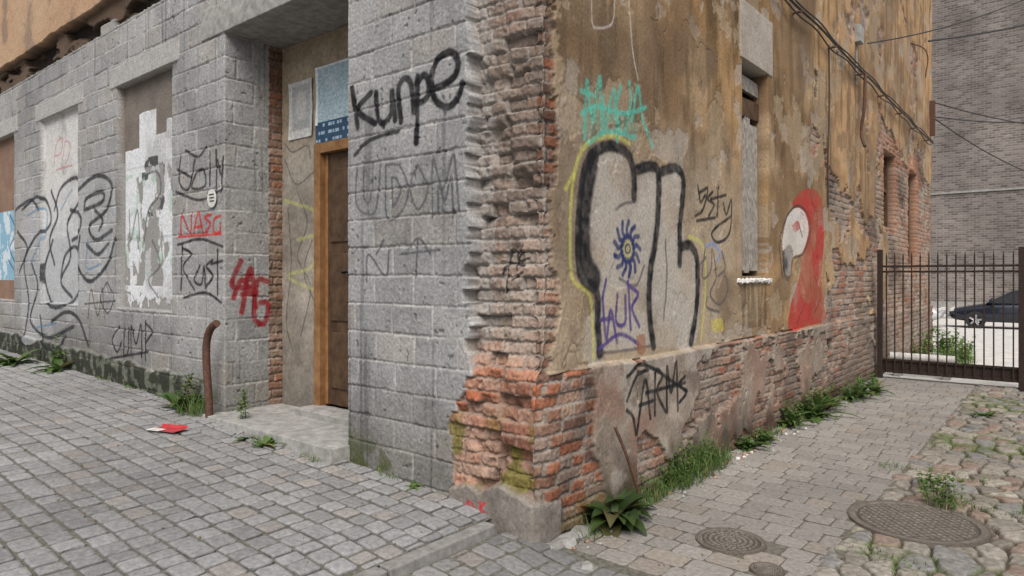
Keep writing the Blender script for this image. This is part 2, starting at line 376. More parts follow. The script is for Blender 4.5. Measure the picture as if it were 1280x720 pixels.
# ------------------------------------------------------------------ spray paint
def spline(pts,n=7):
    p=[np.array(q,float) for q in pts]
    if len(p)<3: return np.array(p)
    p=[2*p[0]-p[1]]+p+[2*p[-1]-p[-2]]; out=[]
    for i in range(1,len(p)-2):
        for k in range(n):
            t=k/n
            out.append(.5*((2*p[i])+(-p[i-1]+p[i+1])*t+(2*p[i-1]-5*p[i]+4*p[i+1]-p[i+2])*t*t+(-p[i-1]+3*p[i]-3*p[i+1]+p[i+2])*t**3))
    out.append(p[-2]); return np.array(out)
MAPS={'F':onF,'R':onR,'V':onV,'D':lambda u,v:onF(u,v,.58)}
def targets(pl):
    return [s for s in SHEETS if (s['plane']=='door')==(pl=='D')]
def apply(s,i0,i1,j0,j1,a,col):
    sub=s['c'][j0:j1,i0:i1]; s['c'][j0:j1,i0:i1]=sub*(1-a[...,None])+np.array(col,np.float32)*a[...,None]
def stroke(pl,pts,width,col,alpha=.9,raw=False,smooth=True):
    q=pts if raw else [MAPS[pl](*p) for p in pts]
    q=spline(q) if smooth else np.array(q,float)
    m=width*1.2+.01
    for s in targets(pl):
        ws,zs=s['ws'],s['zs']
        i0=np.searchsorted(ws,q[:,0].min()-m); i1=np.searchsorted(ws,q[:,0].max()+m)
        j0=np.searchsorted(zs,q[:,1].min()-m); j1=np.searchsorted(zs,q[:,1].max()+m)
        if i1-i0<2 or j1-j0<2: continue
        W,Z=np.meshgrid(ws[i0:i1],zs[j0:j1]); D=np.full(W.shape,9.)
        for k in range(len(q)-1):
            a,b=q[k],q[k+1]; v=b-a; L=max(v@v,1e-9)
            t=np.clip(((W-a[0])*v[0]+(Z-a[1])*v[1])/L,0,1)
            D=np.minimum(D,np.hypot(W-a[0]-t*v[0],Z-a[1]-t*v[1]))
        n=FG(ws[i0:i1],zs[j0:j1],18,3,301)
        r=width/2*(.85+.3*n)
        al=alpha*(1-ss(.62,1.25,D/r))*(.74+.4*n)
        al=np.maximum(al,alpha*.10*(1-ss(.8,2.2,D/r)))
        apply(s,i0,i1,j0,j1,np.clip(al,0,1),col)
def fill(pl,pts,col,alpha=.8,raw=False,smooth=True,nz=.5):
    q=pts if raw else [MAPS[pl](*p) for p in pts]
    if smooth: q=spline(q+[q[0]],5)[:-1]
    q=np.array(q)
    for s in targets(pl):
        ws,zs=s['ws'],s['zs']
        i0=np.searchsorted(ws,q[:,0].min()); i1=np.searchsorted(ws,q[:,0].max()); j0=np.searchsorted(zs,q[:,1].min()); j1=np.searchsorted(zs,q[:,1].max())
        if i1-i0<2 or j1-j0<2: continue
        W,Z=np.meshgrid(ws[i0:i1],zs[j0:j1]); ins=np.zeros(W.shape,bool)
        for k in range(len(q)):
            a,b=q[k],q[(k+1)%len(q)]
            c=((a[1]>Z)!=(b[1]>Z))&(W<(b[0]-a[0])*(Z-a[1])/((b[1]-a[1])+1e-12)+a[0]); ins^=c
        n=FG(ws[i0:i1],zs[j0:j1],3.5,5,302)
        al=ins*alpha*(1-nz*ss(.42,.68,n))
        apply(s,i0,i1,j0,j1,al,col)
K=(.012,.012,.014)
for p in ([(440,110),(447,160)],[(464,116),(447,138),(468,154)],[(470,116),(472,146),(480,154),(489,140),(490,114),(494,150)],
          [(501,152),(498,112),(506,98),(514,106),(517,140)],[(522,96),(520,178)],[(521,104),(531,94),(537,108),(532,124),(521,130)],
          [(541,112),(566,98),(573,78),(562,65),(546,76),(539,102),(545,126),(560,134),(571,124),(578,104)]):
    stroke('F',p,.054,K,.99)
stroke('F',[(443,194),(456,180),(474,170),(497,164)],.036,K,.95)
GR=(.10,.10,.11)
for p in ([(447,205),(445,250),(455,266),(470,262),(476,205)],[(455,205),(455,245),(463,250),(466,205)],[(482,206),(484,272),(502,264),(510,236),(500,208),(482,206)],[(490,222),(491,256),(500,240),(496,224),(490,222)],
          [(522,206),(512,232),(522,262),(534,236),(522,206)],[(540,272),(541,198),(553,238),(567,192),(574,262)],[(548,268),(549,225),(556,252),(564,222),(567,266)],
          [(458,352),(460,318),(482,345),(486,312)],[(520,345),(522,300)],[(510,312),(523,298),(538,318)],[(500,318),(550,312)],[(480,300),(470,318)]):
    stroke('F',p,.020,GR,.85)
for p in ([(226,195),(224,228),(236,236),(244,200)],[(246,215),(240,235),(256,232),(254,212),(246,215)],[(262,190),(262,232)],[(270,188),(270,235),(262,252)],[(272,200),(276,220),(279,196),(276,240)],[(220,240),(250,250),(278,236)],[(232,188),(248,196),(258,184)],[(222,212),(240,222)]):
    stroke('F',p,.030,K,.9)
for p in ([(226,293),(228,270),(238,291),(240,267)],[(242,293),(248,266),(254,292)],[(244,284),(253,283)],[(264,268),(256,272),(263,280),(256,292)],[(276,270),(268,274),(267,290),(275,290),(275,281)],[(222,296),(276,292)]):
    stroke('F',p,.032,(.45,.03,.025),.9)
for p in ([(226,362),(228,308)],[(228,310),(239,318),(229,335),(243,362)],[(250,332),(243,350),(252,355),(255,333),(257,360)],[(266,325),(258,333),(266,345),(258,358)],[(272,312),(272,368)],[(264,330),(278,326)],[(222,306),(250,299),(278,308)],[(230,372),(256,366),(277,378)]):
    stroke('F',p,.030,K,.92)
for p in ([(301,326),(290,356),(306,360)],[(302,390),(313,336),(320,384)],[(303,368),(321,366)],[(335,352),(322,352),(318,396),(331,404),(335,380),(326,378)],[(292,372),(302,350),(312,360)]):
    stroke('V',p,.055,(.26,.012,.018),.94)
fill('F',[(28,255),(60,235),(95,225),(138,225),(143,300),(120,352),(90,400),(60,420),(30,425),(26,330)],(.46,.47,.48),.55)
for p in ([(28,262),(48,246),(58,276),(42,300),(30,330),(36,380),(28,432)],[(62,262),(70,235),(90,222),(93,250),(78,280),(82,320),(70,352),(84,372)],
          [(95,240),(120,220),(139,230),(133,262),(112,282),(120,300),(140,288)],[(60,300),(50,340),(60,380),(82,380),(97,350),(90,310),(76,318),(70,345)],
          [(100,296),(97,330),(112,352),(134,330),(144,298)],[(20,262),(38,250),(48,262)],[(40,330),(47,360),(38,400),(60,422),(92,408)],
          [(105,263),(128,252),(127,240),(108,248),(105,263)],[(64,402),(84,390),(100,402),(110,432)],[(82,262),(100,270),(98,290),(84,300)],[(118,262),(128,275),(124,288)],
          [(58,238),(66,268),(56,300),(62,330)],[(50,395),(56,430),(72,436),(82,420)],[(108,306),(122,318),(136,304)],[(22,290),(34,310),(24,340)]):
    stroke('F',p,.056,(.025,.027,.032),.92)
for p in ([(34,270),(52,262),(50,300),(38,330)],[(70,262),(84,236)],[(110,300),(108,335),(126,330)],[(44,410),(70,404)]): stroke('F',p,.035,(.08,.20,.32),.65)
for p in ([(4,268),(12,290),(4,310),(14,336)],[(10,262),(17,280),(14,300)],[(2,325),(12,342)]): stroke('F',p,.04,(.03,.06,.12),.8)
for p in ([(110,398),(114,362),(122,395),(128,360),(130,398)],[(134,352),(126,372),(134,392),(142,372),(134,352)],[(106,380),(144,376)]): stroke('F',p,.022,K,.8)
for p in ([(150,408),(140,424),(146,440),(152,428)],[(156,410),(155,442),(160,440),(161,410)],[(164,444),(164,408),(170,430),(176,406),(177,446)],[(182,402),(182,450)],[(182,404),(190,414),(183,428)],[(138,448),(185,440)]): stroke('F',p,.030,K,.9)
for p in ([(62,205),(64,180),(72,172),(70,190),(62,195)],[(72,200),(76,176),(82,184),(76,205)],[(64,212),(84,206)]): stroke('F',p,.022,(.40,.10,.12),.7)
for p in ([(152,262),(154,300),(162,262),(165,300)],[(168,220),(186,214),(190,240),(176,262),(170,300)],[(180,300),(190,330),(176,350),(188,372)]): stroke('F',p,.03,(.05,.05,.055),.7)
for p in ([(617,342),(626,310),(633,338)],[(640,305),(632,325),(646,322)],[(613,326),(642,332)],[(620,366),(622,330)],[(628,350),(640,340)]): stroke('F',p,.016,K,.9)
for p in ([(590,642),(590,626)],[(584,633),(590,625),(597,633)],[(604,626),(604,641)],[(611,627),(605,633),(611,641)]): stroke('F',p,.016,(.5,.04,.05),.9)
for p in ([(360,260),(364,330),(358,400),(366,440)],[(372,240),(384,280),(372,320),(388,360),(376,420)],[(356,200),(370,230),(392,215)],[(390,300),(380,340),(394,380)],[(356,180),(366,190),(384,182),(388,198)]): stroke('D',p,.018,(.04,.04,.045),.65)
for p in ([(356,250),(398,270),(392,330),(360,345),(398,365)],[(398,292),(372,300)]): stroke('D',p,.035,(.42,.42,.12),.45)
# --- the large piece on the yard side
fill('R',[(744,440),(741,368),(720,346),(717,250),(735,188),(768,180),(792,205),(797,208),(818,205),(826,212),(850,209),(856,300),(870,312),(874,345),(868,430),(815,432),(780,440)],(.40,.365,.32),.85,nz=.55)
Y=(.50,.50,.10)
for p in ([(741,448),(735,372),(713,352),(707,320),(709,240),(719,195),(738,175),(768,170),(788,180)],[(876,425),(881,380),(882,340),(878,306),(862,296)],[(700,235),(712,215)]): stroke('R',p,.035,Y,.6)
stroke('R',[(739,200),(730,240),(727,290),(730,326),(742,348)],.17,K,.98)
for p in ([(749,442),(746,400),(744,366),(727,350),(719,322),(721,250),(729,208),(746,187),(768,183),(785,193),(792,214),(793,246)],
          [(796,213),(812,208),(822,216),(822,262),(820,300),(813,345),(812,390),(817,432)],[(825,215),(845,210),(854,226),(851,270),(850,300),(850,330)],
          [(851,308),(864,308),(872,330),(871,380),(864,428)]): stroke('R',p,.088,K,.98)
for p in ([(748,442),(782,438),(814,432)],[(775,348),(795,357),(806,332)],[(770,262),(780,255),(794,252)],[(832,300),(834,350),(830,400)]): stroke('R',p,.025,(.06,.05,.06),.7)
ft,fz=onR(785,311)
fill('R',[(ft+.07*math.cos(a),fz+.075*math.sin(a)) for a in np.linspace(0,6.28,12)[:-1]],(.40,.36,.14),.8,raw=True)
for k in range(13):
    a=k/13*6.283
    stroke('R',[(ft+.075*math.cos(a),fz+.08*math.sin(a)),(ft+.125*math.cos(a+.22),fz+.13*math.sin(a+.22)),(ft+.18*math.cos(a+.02),fz+.19*math.sin(a+.02))],.040,(.02,.03,.11),.94,raw=True)
stroke('R',[(ft+.085*math.cos(a),fz+.09*math.sin(a)) for a in np.linspace(0,6.4,14)],.03,(.02,.03,.11),.9,raw=True)
stroke('R',[(ft+.03*math.cos(a),fz+.03*math.sin(a)) for a in np.linspace(0,6.4,10)],.02,(.02,.03,.11),.9,raw=True)
PU=(.07,.045,.17)
for p in ([(752,372),(757,424),(763,388),(771,428)],[(772,368),(770,402),(781,404),(782,370)],[(786,352),(788,412)],[(788,358),(798,368),(790,385),(799,408)],[(748,436),(775,418),(798,430)],[(750,400),(764,398)],[(757,350),(752,372)]): stroke('R',p,.032,PU,.92)
TE=(.08,.40,.31)
for p in ([(727,172),(731,100),(739,150),(749,96),(752,168)],[(754,120),(757,160),(768,112),(772,176)],[(776,108),(770,140),(780,168),(788,130),(786,104)],[(790,150),(797,108),(804,150),(816,182)],[(724,140),(745,132),(780,142),(808,134)],[(722,112),(740,118)],[(733,178),(760,164),(795,172)]): stroke('R',p,.036,TE,.72)
for p in ([(730,160),(756,140),(792,160)],): stroke('R',p,.14,TE,.22)
for p in ([(736,0),(737,26),(743,34),(764,30),(768,0)],[(786,0),(790,60),(797,100)]): stroke('R',p,.018,(.5,.46,.42),.6)
for p in ([(874,241),(885,236),(879,262),(870,270)],[(891,240),(885,249),(893,256),(886,270)],[(898,234),(897,270)],[(889,249),(907,244)],[(904,254),(908,268),(914,250),(912,290),(898,303),(891,290),(914,270)],[(872,276),(895,272)],[(872,232),(876,252),(882,244)]): stroke('R',p,.030,K,.9)
for p in ([(881,310),(878,346),(888,340),(890,312),(896,346)],[(902,315),(906,335),(898,345)],[(874,332),(882,322)],[(895,350),(888,368),(900,381),(910,362),(906,345)],[(884,372),(884,384),(900,390)]): stroke('R',p,.026,(.10,.09,.09),.88)
stroke('R',[(882,308),(892,305),(900,316),(896,326)],.04,(.17,.25,.42),.75)
fill('R',[(890,400),(902,398),(905,412),(893,415)],(.5,.42,.06),.6)
fill('R',[(795,420),(806,418),(806,440),(797,442)],(.28,.11,.05),.7)
fill('R',[(990,254),(1002,239),(1018,237),(1028,254),(1030,300),(1027,350),(1030,380),(1032,400),(1008,408),(986,412),(989,380),(998,350),(1002,320),(1006,290)],(.38,.04,.032),.93,nz=.45)
fill('R',[(978,300),(984,272),(995,260),(1006,266),(1011,288),(1003,314),(991,322),(987,345),(980,335)],(.58,.55,.51),.92,nz=.2)
fill('R',[(978,314),(988,306),(992,322),(986,350),(980,345)],K,.9)
fill('R',[(990,282),(997,276),(1001,284),(994,290)],(.40,.05,.04),.9)
for p in ([(978,346),(975,305),(984,270),(997,257),(1010,268),(1013,290),(1004,316),(993,322)],[(999,280),(1003,296)]): stroke('R',p,.028,(.05,.04,.04),.85)
stroke('R',[(1018,345),(1026,370),(1018,392)],.03,(.2,.02,.02),.7)
for p in ([(1000,340),(1008,372),(996,404)],[(1012,330),(1014,372),(1010,402)],[(1014,250),(1022,270),(1020,310)]): stroke('R',p,.03,(.20,.02,.02),.5)
for p in ([(776,500),(788,470),(802,462)],[(789,542),(799,474),(806,522)],[(792,506),(809,500)],[(812,518),(812,464),(821,470),(814,488),(826,514)],[(828,514),(827,458),(833,490),(839,452),(841,512)],[(850,470),(843,480),(851,490),(843,502)],[(776,470),(800,456),(852,488)],[(788,542),(784,520),(776,512)],[(800,490),(850,478)]): stroke('R',p,.032,K,.95)
BLD=empty('derelict_brick_building')
for s in SHEETS:
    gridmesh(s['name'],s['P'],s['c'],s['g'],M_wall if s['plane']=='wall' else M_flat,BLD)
# ------------------------------------------------------------------ generic solids
def box(name,lo,hi,mat,parent=None,bevel=.004,rot=None):
    x0,y0,z0=lo;x1,y1,z1=hi
    c=((x0+x1)/2,(y0+y1)/2,(z0+z1)/2)
    V=[(x-c[0],y-c[1],z-c[2]) for z in (z0,z1) for x,y in ((x0,y0),(x1,y0),(x1,y1),(x0,y1))]
    F=[(3,2,1,0),(4,5,6,7),(0,1,5,4),(1,2,6,5),(2,3,7,6),(3,0,4,7)]
    ob=newmesh(name,V,F,mat,parent); ob.location=c
    if rot: ob.rotation_euler=rot
    if bevel:
        m=ob.modifiers.new('b','BEVEL'); m.width=bevel; m.segments=2
    return ob
def rough_box(name,lo,hi,mat,parent=None,step=.04,amp=.006,seed=0):
    nx=[max(1,int(round((b-a)/step))) for a,b in zip(lo,hi)]
    V=[];F=[];ids={}
    def vid(i,j,k):
        key=(i,j,k)
        if key not in ids:
            ids[key]=len(V)
            p=[lo[a]+(hi[a]-lo[a])*t/nx[a] for a,t in enumerate(key)]
            onedge=sum(t in(0,nx[a]) for a,t in enumerate(key))
            r=random.Random(i*7919+j*104729+k*1299709+seed)
            c=[(lo[a]+hi[a])/2 for a in range(3)]
            for a in range(3):
                p[a]+=r.uniform(-amp,amp)
                if onedge>=2: p[a]+=(.004+r.random()*amp)*(1 if p[a]<c[a] else -1)
            V.append(p)
        return ids[key]
    for ax in range(3):
        a,b=[(1,2),(2,0),(0,1)][ax]
        for side in (0,1):
            for i in range(nx[a]):
                for j in range(nx[b]):
                    q=[]
                    for di,dj in ((0,0),(1,0),(1,1),(0,1)):
                        k=[0,0,0]; k[ax]=nx[ax]*side; k[a]=i+di; k[b]=j+dj; q.append(vid(*k))
                    F.append(q if side else q[::-1])
    ob=newmesh(name,V,F,mat,parent,smooth=False)
    m=ob.modifiers.new('b','BEVEL'); m.width=.008; m.segments=2; m.angle_limit=math.radians(50)
    return ob
def tube(name,pts,r,mat,parent=None,res=3,smooth=True,cyc=False):
    cu=bpy.data.curves.new(name,'CURVE'); cu.dimensions='3D'; cu.bevel_depth=r; cu.bevel_resolution=res; cu.use_fill_caps=True; cu.resolution_u=8
    sp=cu.splines.new('BEZIER' if smooth else 'POLY')
    if smooth:
        sp.bezier_points.add(len(pts)-1)
        for b,p in zip(sp.bezier_points,pts): b.co=p; b.handle_left_type=b.handle_right_type='AUTO'
    else:
        sp.points.add(len(pts)-1)
        for b,p in zip(sp.points,pts): b.co=(*p,1)
    cu.materials.append(mat); ob=bpy.data.objects.new(name,cu); S.collection.objects.link(ob)
    if parent: ob.parent=parent
    return ob
box('ground_floor_core',(-19.9,.75,-.3),(-.3,14.1,6.0),M_ochre,BLD,0)
box('upper_floors_front',(-19.95,.02,6.18),(-.02,14.15,10.5),M_ochre,BLD,0)
box('upper_right_strip',(-.29,.2,7.95),(-.015,14.16,10.4),M_ochre,BLD,0)
box('end_wall',(-6,14.12,-.5),(-.03,14.19,10.3),M_ochre,BLD,0)
box('roof',(-20.3,-.3,10.5),(.35,14.5,10.75),M_rust,BLD,.02)
box('pier_side',(-1.715,.03,.0),(-1.55,.75,3.74),M_conc,BLD,0)
rough_box('door_lintel',(-3.95,-.015,3.74),(-1.5,.74,4.02),M_conc,BLD,.12,.002)
rough_box('doorstep',(-3.62,-.17,.05),(-1.70,.60,.325),M_conc,BLD,.08,.0025)
rough_box('door_threshold',(-2.95,.34,.30),(-1.72,.60,.39),M_conc,BLD,.08,.0025,3)
DOOR=empty('wooden_door'); 
box('frame_left',(-2.93,.53,.38),(-2.84,.66,2.74),M_woodo,DOOR)
box('frame_right',(-2.02,.53,.38),(-1.94,.66,2.74),M_woodo,DOOR)
box('frame_top',(-2.84,.532,2.65),(-2.02,.66,2.74),M_woodo,DOOR)
box('leaf',(-2.838,.60,.40),(-2.022,.645,2.648),M_woodb,DOOR)
for i,(z0,z1) in enumerate(((.55,1.05),(1.15,1.75),(1.85,2.5))):
    for j,(xa,xb) in enumerate(((-2.76,-2.47),(-2.39,-2.10))): box('panel_%d_%d'%(i,j),(xa,.585,z0),(xb,.602,z1),M_woodb,DOOR,.008)
box('stile_strip',(-2.838,.588,.40),(-2.80,.6,2.64),M_woodo,DOOR)
box('lock_plate',(-2.56,.588,1.45),(-2.52,.60,1.68),M_iron,DOOR)
tube('handle',[(-2.54,.60,1.58),(-2.54,.55,1.58),(-2.44,.55,1.585)],.009,M_iron,DOOR)
def paper(name,w0,w1,z0,z1,y,colfn,curl=.012,parent=None,seed=0):
    ws=np.linspace(w0,w1,60); zs=np.linspace(z0,z1,80); W,Z=np.meshgrid(ws,zs)
    a=(W-w0)/(w1-w0); b=(Z-z0)/(z1-z0)
    n=FG(ws,zs,3,3,400+seed)
    Yy=y-.004-curl*np.clip((np.abs(a-.5)*2)**6*np.abs(b-.5)*2,0,1)-n*.006
    c=colfn(ws,zs,a,b)
    gridmesh(name,np.stack([W,Yy,Z],-1),c.astype(np.float32),0*W,M_flat,parent)
def c_portrait(ws,zs,a,b):
    n=FG(ws,zs,4,4,410); c=full((.50,.50,.48),a.shape)*(.85+.3*n[...,None])
    inn=((a>.12)&(a<.9)&(b>.14)&(b<.93)).astype(np.float32); c=lerp(c,(.34,.35,.35),inn*.8)
    face=(((a-.5)/.22)**2+((b-.58)/.25)**2<1).astype(np.float32); c=lerp(c,(.50,.49,.46),face*.7)
    t=((np.mod(b*40,1)>.5)&(b<.3)&(b>.16)&inn.astype(bool)&(hash2(np.floor(a*30),np.floor(b*40),5)>.3)).astype(np.float32); return lerp(c,(.18,.18,.18),t*.7)
def c_blue(ws,zs,a,b):
    n=hash2(np.floor(a*44),np.floor(b*80),9); c=lerp((.22,.33,.38),(.42,.50,.52),n)
    big=FG(ws,zs,3,4,412); c=lerp(c,(.50,.56,.56),ss(.45,.6,big)*.5)
    e=((a<.04)|(a>.96)|(b<.03)|(b>.97)).astype(np.float32); return lerp(c,(.6,.62,.62),e)
def c_navy(ws,zs,a,b):
    c=full((.035,.07,.12),a.shape)
    r=np.floor(b*3); t=((np.mod(b*3,1)>.35)&(np.mod(b*3,1)<.75)&(hash2(np.floor(a*22),r,8)>.4)&(np.mod(a*22,1)>.3)).astype(np.float32); return lerp(c,(.30,.40,.50),t)
def rect(pl,u0,v0,u1,v1):
    w0,za=MAPS[pl](u0,v0); w1,zb=MAPS[pl](u1,v0); _,zc=MAPS[pl](u0,v1); return w0,w1,zc,za
w0,w1,z0,z1=rect('D',363,106,392,176); paper('poster',w0,w1,z0,z1,.575,c_portrait)
w0,w1,z0,z1=rect('D',397,86,433,158); paper('notice_board',w0,w1+.35,z0,z1,.57,c_blue,seed=2)
w0,w1,z0,z1=rect('D',397,155,433,183); paper('wall_sign',w0,w1+.35,z0,z1,.565,c_navy,curl=0,seed=3)
w,z=onF(267,248)
V=[(w,-.018,z)]+[(w+.085*math.cos(a),-.018,z+.085*math.sin(a)) for a in np.linspace(0,2*math.pi,33)[:-1]]
newmesh('round_sticker',V,[(0,1+i,1+(i+1)%32) for i in range(32)],M_white)
for i in range(3): box('print_%d'%i,(w-.05+.01*i,-.0215,z+.03-.03*i),(w+.045,-.0195,z+.04-.03*i),M_dark,bpy.data.objects['round_sticker'],0)
WD=empty('boarded_window')
for i,(a,b,z0,z1,mt,r) in enumerate(((3.17,3.24,1.58,3.55,M_woodb,0),(3.27,3.42,1.60,3.02,M_woodg,.02),(3.44,3.58,1.58,3.10,M_woodg,-.015),(3.60,3.83,1.60,3.05,M_woodg,.01))):
    box('board_%d'%i,(-.10-.01*i,a,z0),(-.07-.01*i,b,z1),mt,WD,.004,(r,0,0))
box('top_plank',(-.13,3.16,3.1),(-.09,3.84,3.28),M_woodb,WD,.004,(.03,0,0))
box('top_plank_2',(-.14,3.16,3.36),(-.10,3.84,3.5),M_woodg,WD,.004,(-.02,0,0))
rough_box('broken_sill',(-.2,3.02,1.480),(.035,3.92,1.525),M_white,WD,.035,.012)
for k,(a,b,z0,z1) in enumerate(RW[1:]):
    fr=empty('window_frame')
    box('stile',(-.2,a+.03,z0+.02),(-.15,a+.09,z1-.02),M_woodb,fr); box('stile_b',(-.2,b-.09,z0+.02),(-.15,b-.03,z1-.02),M_woodb,fr)
    box('mullion',(-.2,(a+b)/2-.03,z0+.02),(-.15,(a+b)/2+.03,z1-.02),M_woodo,fr); box('rail',(-.198,a+.09,(z0+z1)/2),(-.152,b-.09,(z0+z1)/2+.06),M_woodb,fr)
# ------------------------------------------------------------------ cables
CB=empty('wall_cables')
def zc(t): return 4.47-.012*(t-4)
for k,(dx,dz) in enumerate(((.08,0),(.10,.03),(.06,-.035))):
    pts=[]
    for i,t in enumerate(np.arange(-.3,14.2,.7)):
        pts.append((dx+.01*math.sin(i*1.7+k),t,zc(t)+dz-(.02 if i%2 else 0)*(k+.3)))
    tube('cable_%d'%k,pts,.013 if k==0 else .009,M_cable,CB)
for i,t in enumerate(np.arange(.4,14,1.4)): box('bracket_%d'%i,(-.03,t-.010,zc(t)-.06),(.11,t+.010,zc(t)-.04),M_rust,CB,0)
t,_=onR(1033,100); tube('drop_cable',[(.03,t,4.42),(.03,t+.01,3.6),(.02,t-.01,3.0),(.02,t,2.4)],.010,M_cable,CB)
t,_=onR(1070,100); tube('downpipe_stub',[(.10,t+.1,4.4),(.10,t+.02,3.9),(.07,t,3.55),(.14,t-.12,3.35)],.022,M_rust,CB)
t,z=onR(1070,44); box('junction_box',(.0,t-.10,z-.12),(.08,t+.10,z+.12),M_conc,CB)
box('conduit',(.0,t-.012,z-.7),(.02,t+.012,z-.12),M_conc,CB,0)
t,z=onR(1138,80); tube('bracket_rod',[(0,t,z+.4),(.25,t,z+.2),(.25,t,z-.3)],.010,M_rust,CB)
box('corner_insulator',(.0,13.85,4.55),(.10,13.92,5.3),M_rust,CB)
WR=empty('overhead_wires')
def wire(a,b,sag,r=.014):
    a=np.array(a);b=np.array(b); pts=[tuple(a+(b-a)*t-np.array((0,0,sag*4*t*(1-t)))) for t in np.linspace(0,1,9)]
    tube('wire',pts,r,M_cable,WR)
wire((.1,13.9,5.25),pt(1420,160,20),.25)
wire((.1,13.9,4.9),pt(1420,235,20),.55); wire((.1,13.9,4.95),pt(1430,120,22),.4)
t,z=onR(1142,55); wire((.25,t,z),pt(1400,0,16),.1,.018)
t,z=onR(1076,56); wire((.09,t,z),pt(1330,-25,12),.15,.010)
# ------------------------------------------------------------------ rusty pipe & leaning rod
q=lambda u,v:(lambda w:(w[0],-.14,w[1]))(onF(u,v,-.14))
tube('bent_iron_pipe',[q(262,536),q(261,500),q(258,450),q(259,424),q(264,410),q(271,404)],.033,M_rust,res=5)
rt=[onR(u,v) for u,v in ((754,532),(758,560),(768,612))]
tube('iron_rod',[(.09+.05*i,t,z) for i,(t,z) in enumerate(rt)],.011,M_rust)
# ------------------------------------------------------------------ ground
def zyard(y): return -.019*np.clip(y-8.55,0,60)
def zbase(x,y):
    z=np.where((y<.3)&(x<-.25),zleft(x)-.07,zyard(y)-.07); return z
xs=np.unique(np.concatenate([np.linspace(-400,-40,10),np.arange(-40,40,1.0),np.linspace(40,400,10),[-.26,-.24]]))
ys=np.unique(np.concatenate([np.linspace(-400,-40,10),np.arange(-40,60,1.0),np.linspace(60,500,12),[.3]]))
X,Yg=np.meshgrid(xs,ys); P=np.stack([X,Yg,zbase(X,Yg)],-1)
gridmesh('ground',P,None,None,M_ground)
xs=np.linspace(-35,35,141); ys=np.linspace(8.72,44,72); X,Yg=np.meshgrid(xs,ys)
gridmesh('yard',np.stack([X,Yg,zyard(Yg)-.004],-1),None,None,M_yard)
MH=[(.82,.81,.185),(1.60,1.86,.375),(1.12,.55,.075)]
def pavers(name,x0,x1,y0,y1,rowh,lens,zfn,gap,cham,base,seed,var=.3,alongy=False,skip=True,tilt=.004):
    r=random.Random(seed); R=[]
    a0,a1,b0,b1=(y0,y1,x0,x1) if alongy else (x0,x1,y0,y1)
    b=b1
    while b-rowh>b0-1e-6:
        a=a0-r.random()*.1
        while a<a1:
            l=r.choice(lens); c0=max(a,a0); c1=min(a+l,a1)
            if c1-c0>.04:
                R.append(((c0+c1)/2,b-rowh/2,(c1-c0)/2-gap/2,rowh/2-gap/2))
            a+=l
        b-=rowh
    R=np.array(R)
    if alongy: R=R[:,[1,0,3,2]]
    if skip:
        for mx,my,mr in MH: R=R[~((np.hypot(R[:,0]-mx,R[:,1]-my)<mr+.03))]
    n=len(R); rg=np.random.default_rng(seed)
    ck=.16
    oct_=np.array([(-1,-1+ck*1.6),(-1+ck,-1),(1-ck,-1),(1,-1+ck*1.6),(1,1-ck*1.6),(1-ck,1),(-1+ck,1),(-1,1-ck*1.6)])
    rings=[(0,-.05),(0,-cham),(cham*.5,-cham*.3),(cham*1.4,0)]
    V=[]
    ang=rg.normal(0,.014,n); tx=rg.normal(0,tilt,n)/.1; ty=rg.normal(0,tilt,n)/.1; dz=rg.normal(0,tilt*.6,n)
    for ins,zz in rings:
        lx=oct_[None,:,0]*(R[:,2,None]-ins); ly=oct_[None,:,1]*(R[:,3,None]-ins)
        lx=lx+rg.normal(0,.0022,lx.shape); ly=ly+rg.normal(0,.0022,ly.shape)
        gx=R[:,0,None]+lx-ang[:,None]*ly; gy=R[:,1,None]+ly+ang[:,None]*lx
        gz=zfn(gx,gy)+zz+dz[:,None]+(lx*tx[:,None]+ly*ty[:,None])*.3
        V.append(np.stack([gx,gy,gz],-1))
    V=np.stack(V,1).reshape(n,32,3)
    Q=[]
    for k in range(3):
        for i in range(8):
            j=(i+1)%8; Q.append((k*8+i,k*8+j,k*8+8+j,k*8+8+i))
    T=[(24,25,26,27),(24,27,28,31),(28,29,30,31)]
    Q=np.array(Q+T)
    QQ=(Q[None]+np.arange(n)[:,None,None]*32).reshape(-1,4)
    h=rg.random(n); h2=rg.random(n)
    big=np.array([float(G(np.array([a*.9+50]),np.array([c*.9+50]),1,1,5)[0,0]) for a,c in R[:,:2]])
    c=np.array(base)[None]*(1-var/2+var*h+.35*(big-.5))[:,None]
    c=np.where((h2>.90)[:,None],c*np.array((1.04,.98,.92)),c)
    col=np.repeat(np.concatenate([c,np.full((n,1),.25)],1)[:,None],32,1)
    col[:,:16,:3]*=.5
    return quadmesh(name,V.reshape(-1,3),QQ,M_pave,None,False,col.reshape(-1,4))
zl2=lambda x,y: zleft(x)
zap=lambda x,y: .065*ss(.35,-.15,x)*ss(.3,-.1,y)
pavers('street_pavement',-17,-.305,-6.2,-.005,.137,[.105,.14,.175,.14],zl2,.011,.011,(.235,.231,.228),11)
pavers('driveway_apron',-.195,1.5,-6.2,.04,.137,[.105,.14,.175],zap,.010,.009,(.20,.193,.186),12)
pavers('footpath',.03,1.32,.04,8.7,.165,[.16,.20,.24],lambda x,y:0*x,.006,.005,(.245,.228,.205),13,var=.22,alongy=False,tilt=.002)
def flat(name,x0,x1,y0,y1,zfn,mat,st=.25):
    xs=np.unique(np.append(np.arange(x0,x1,st),x1)); ys=np.unique(np.append(np.arange(y0,y1,st),y1)); X,Y_=np.meshgrid(xs,ys)
    return gridmesh(name,np.stack([X,Y_,zfn(X,Y_)],-1),None,None,mat)
flat('pavement_joint_sand',-17,-.3,-6.25,0.0,lambda x,y:zleft(x)-.011,M_joint)
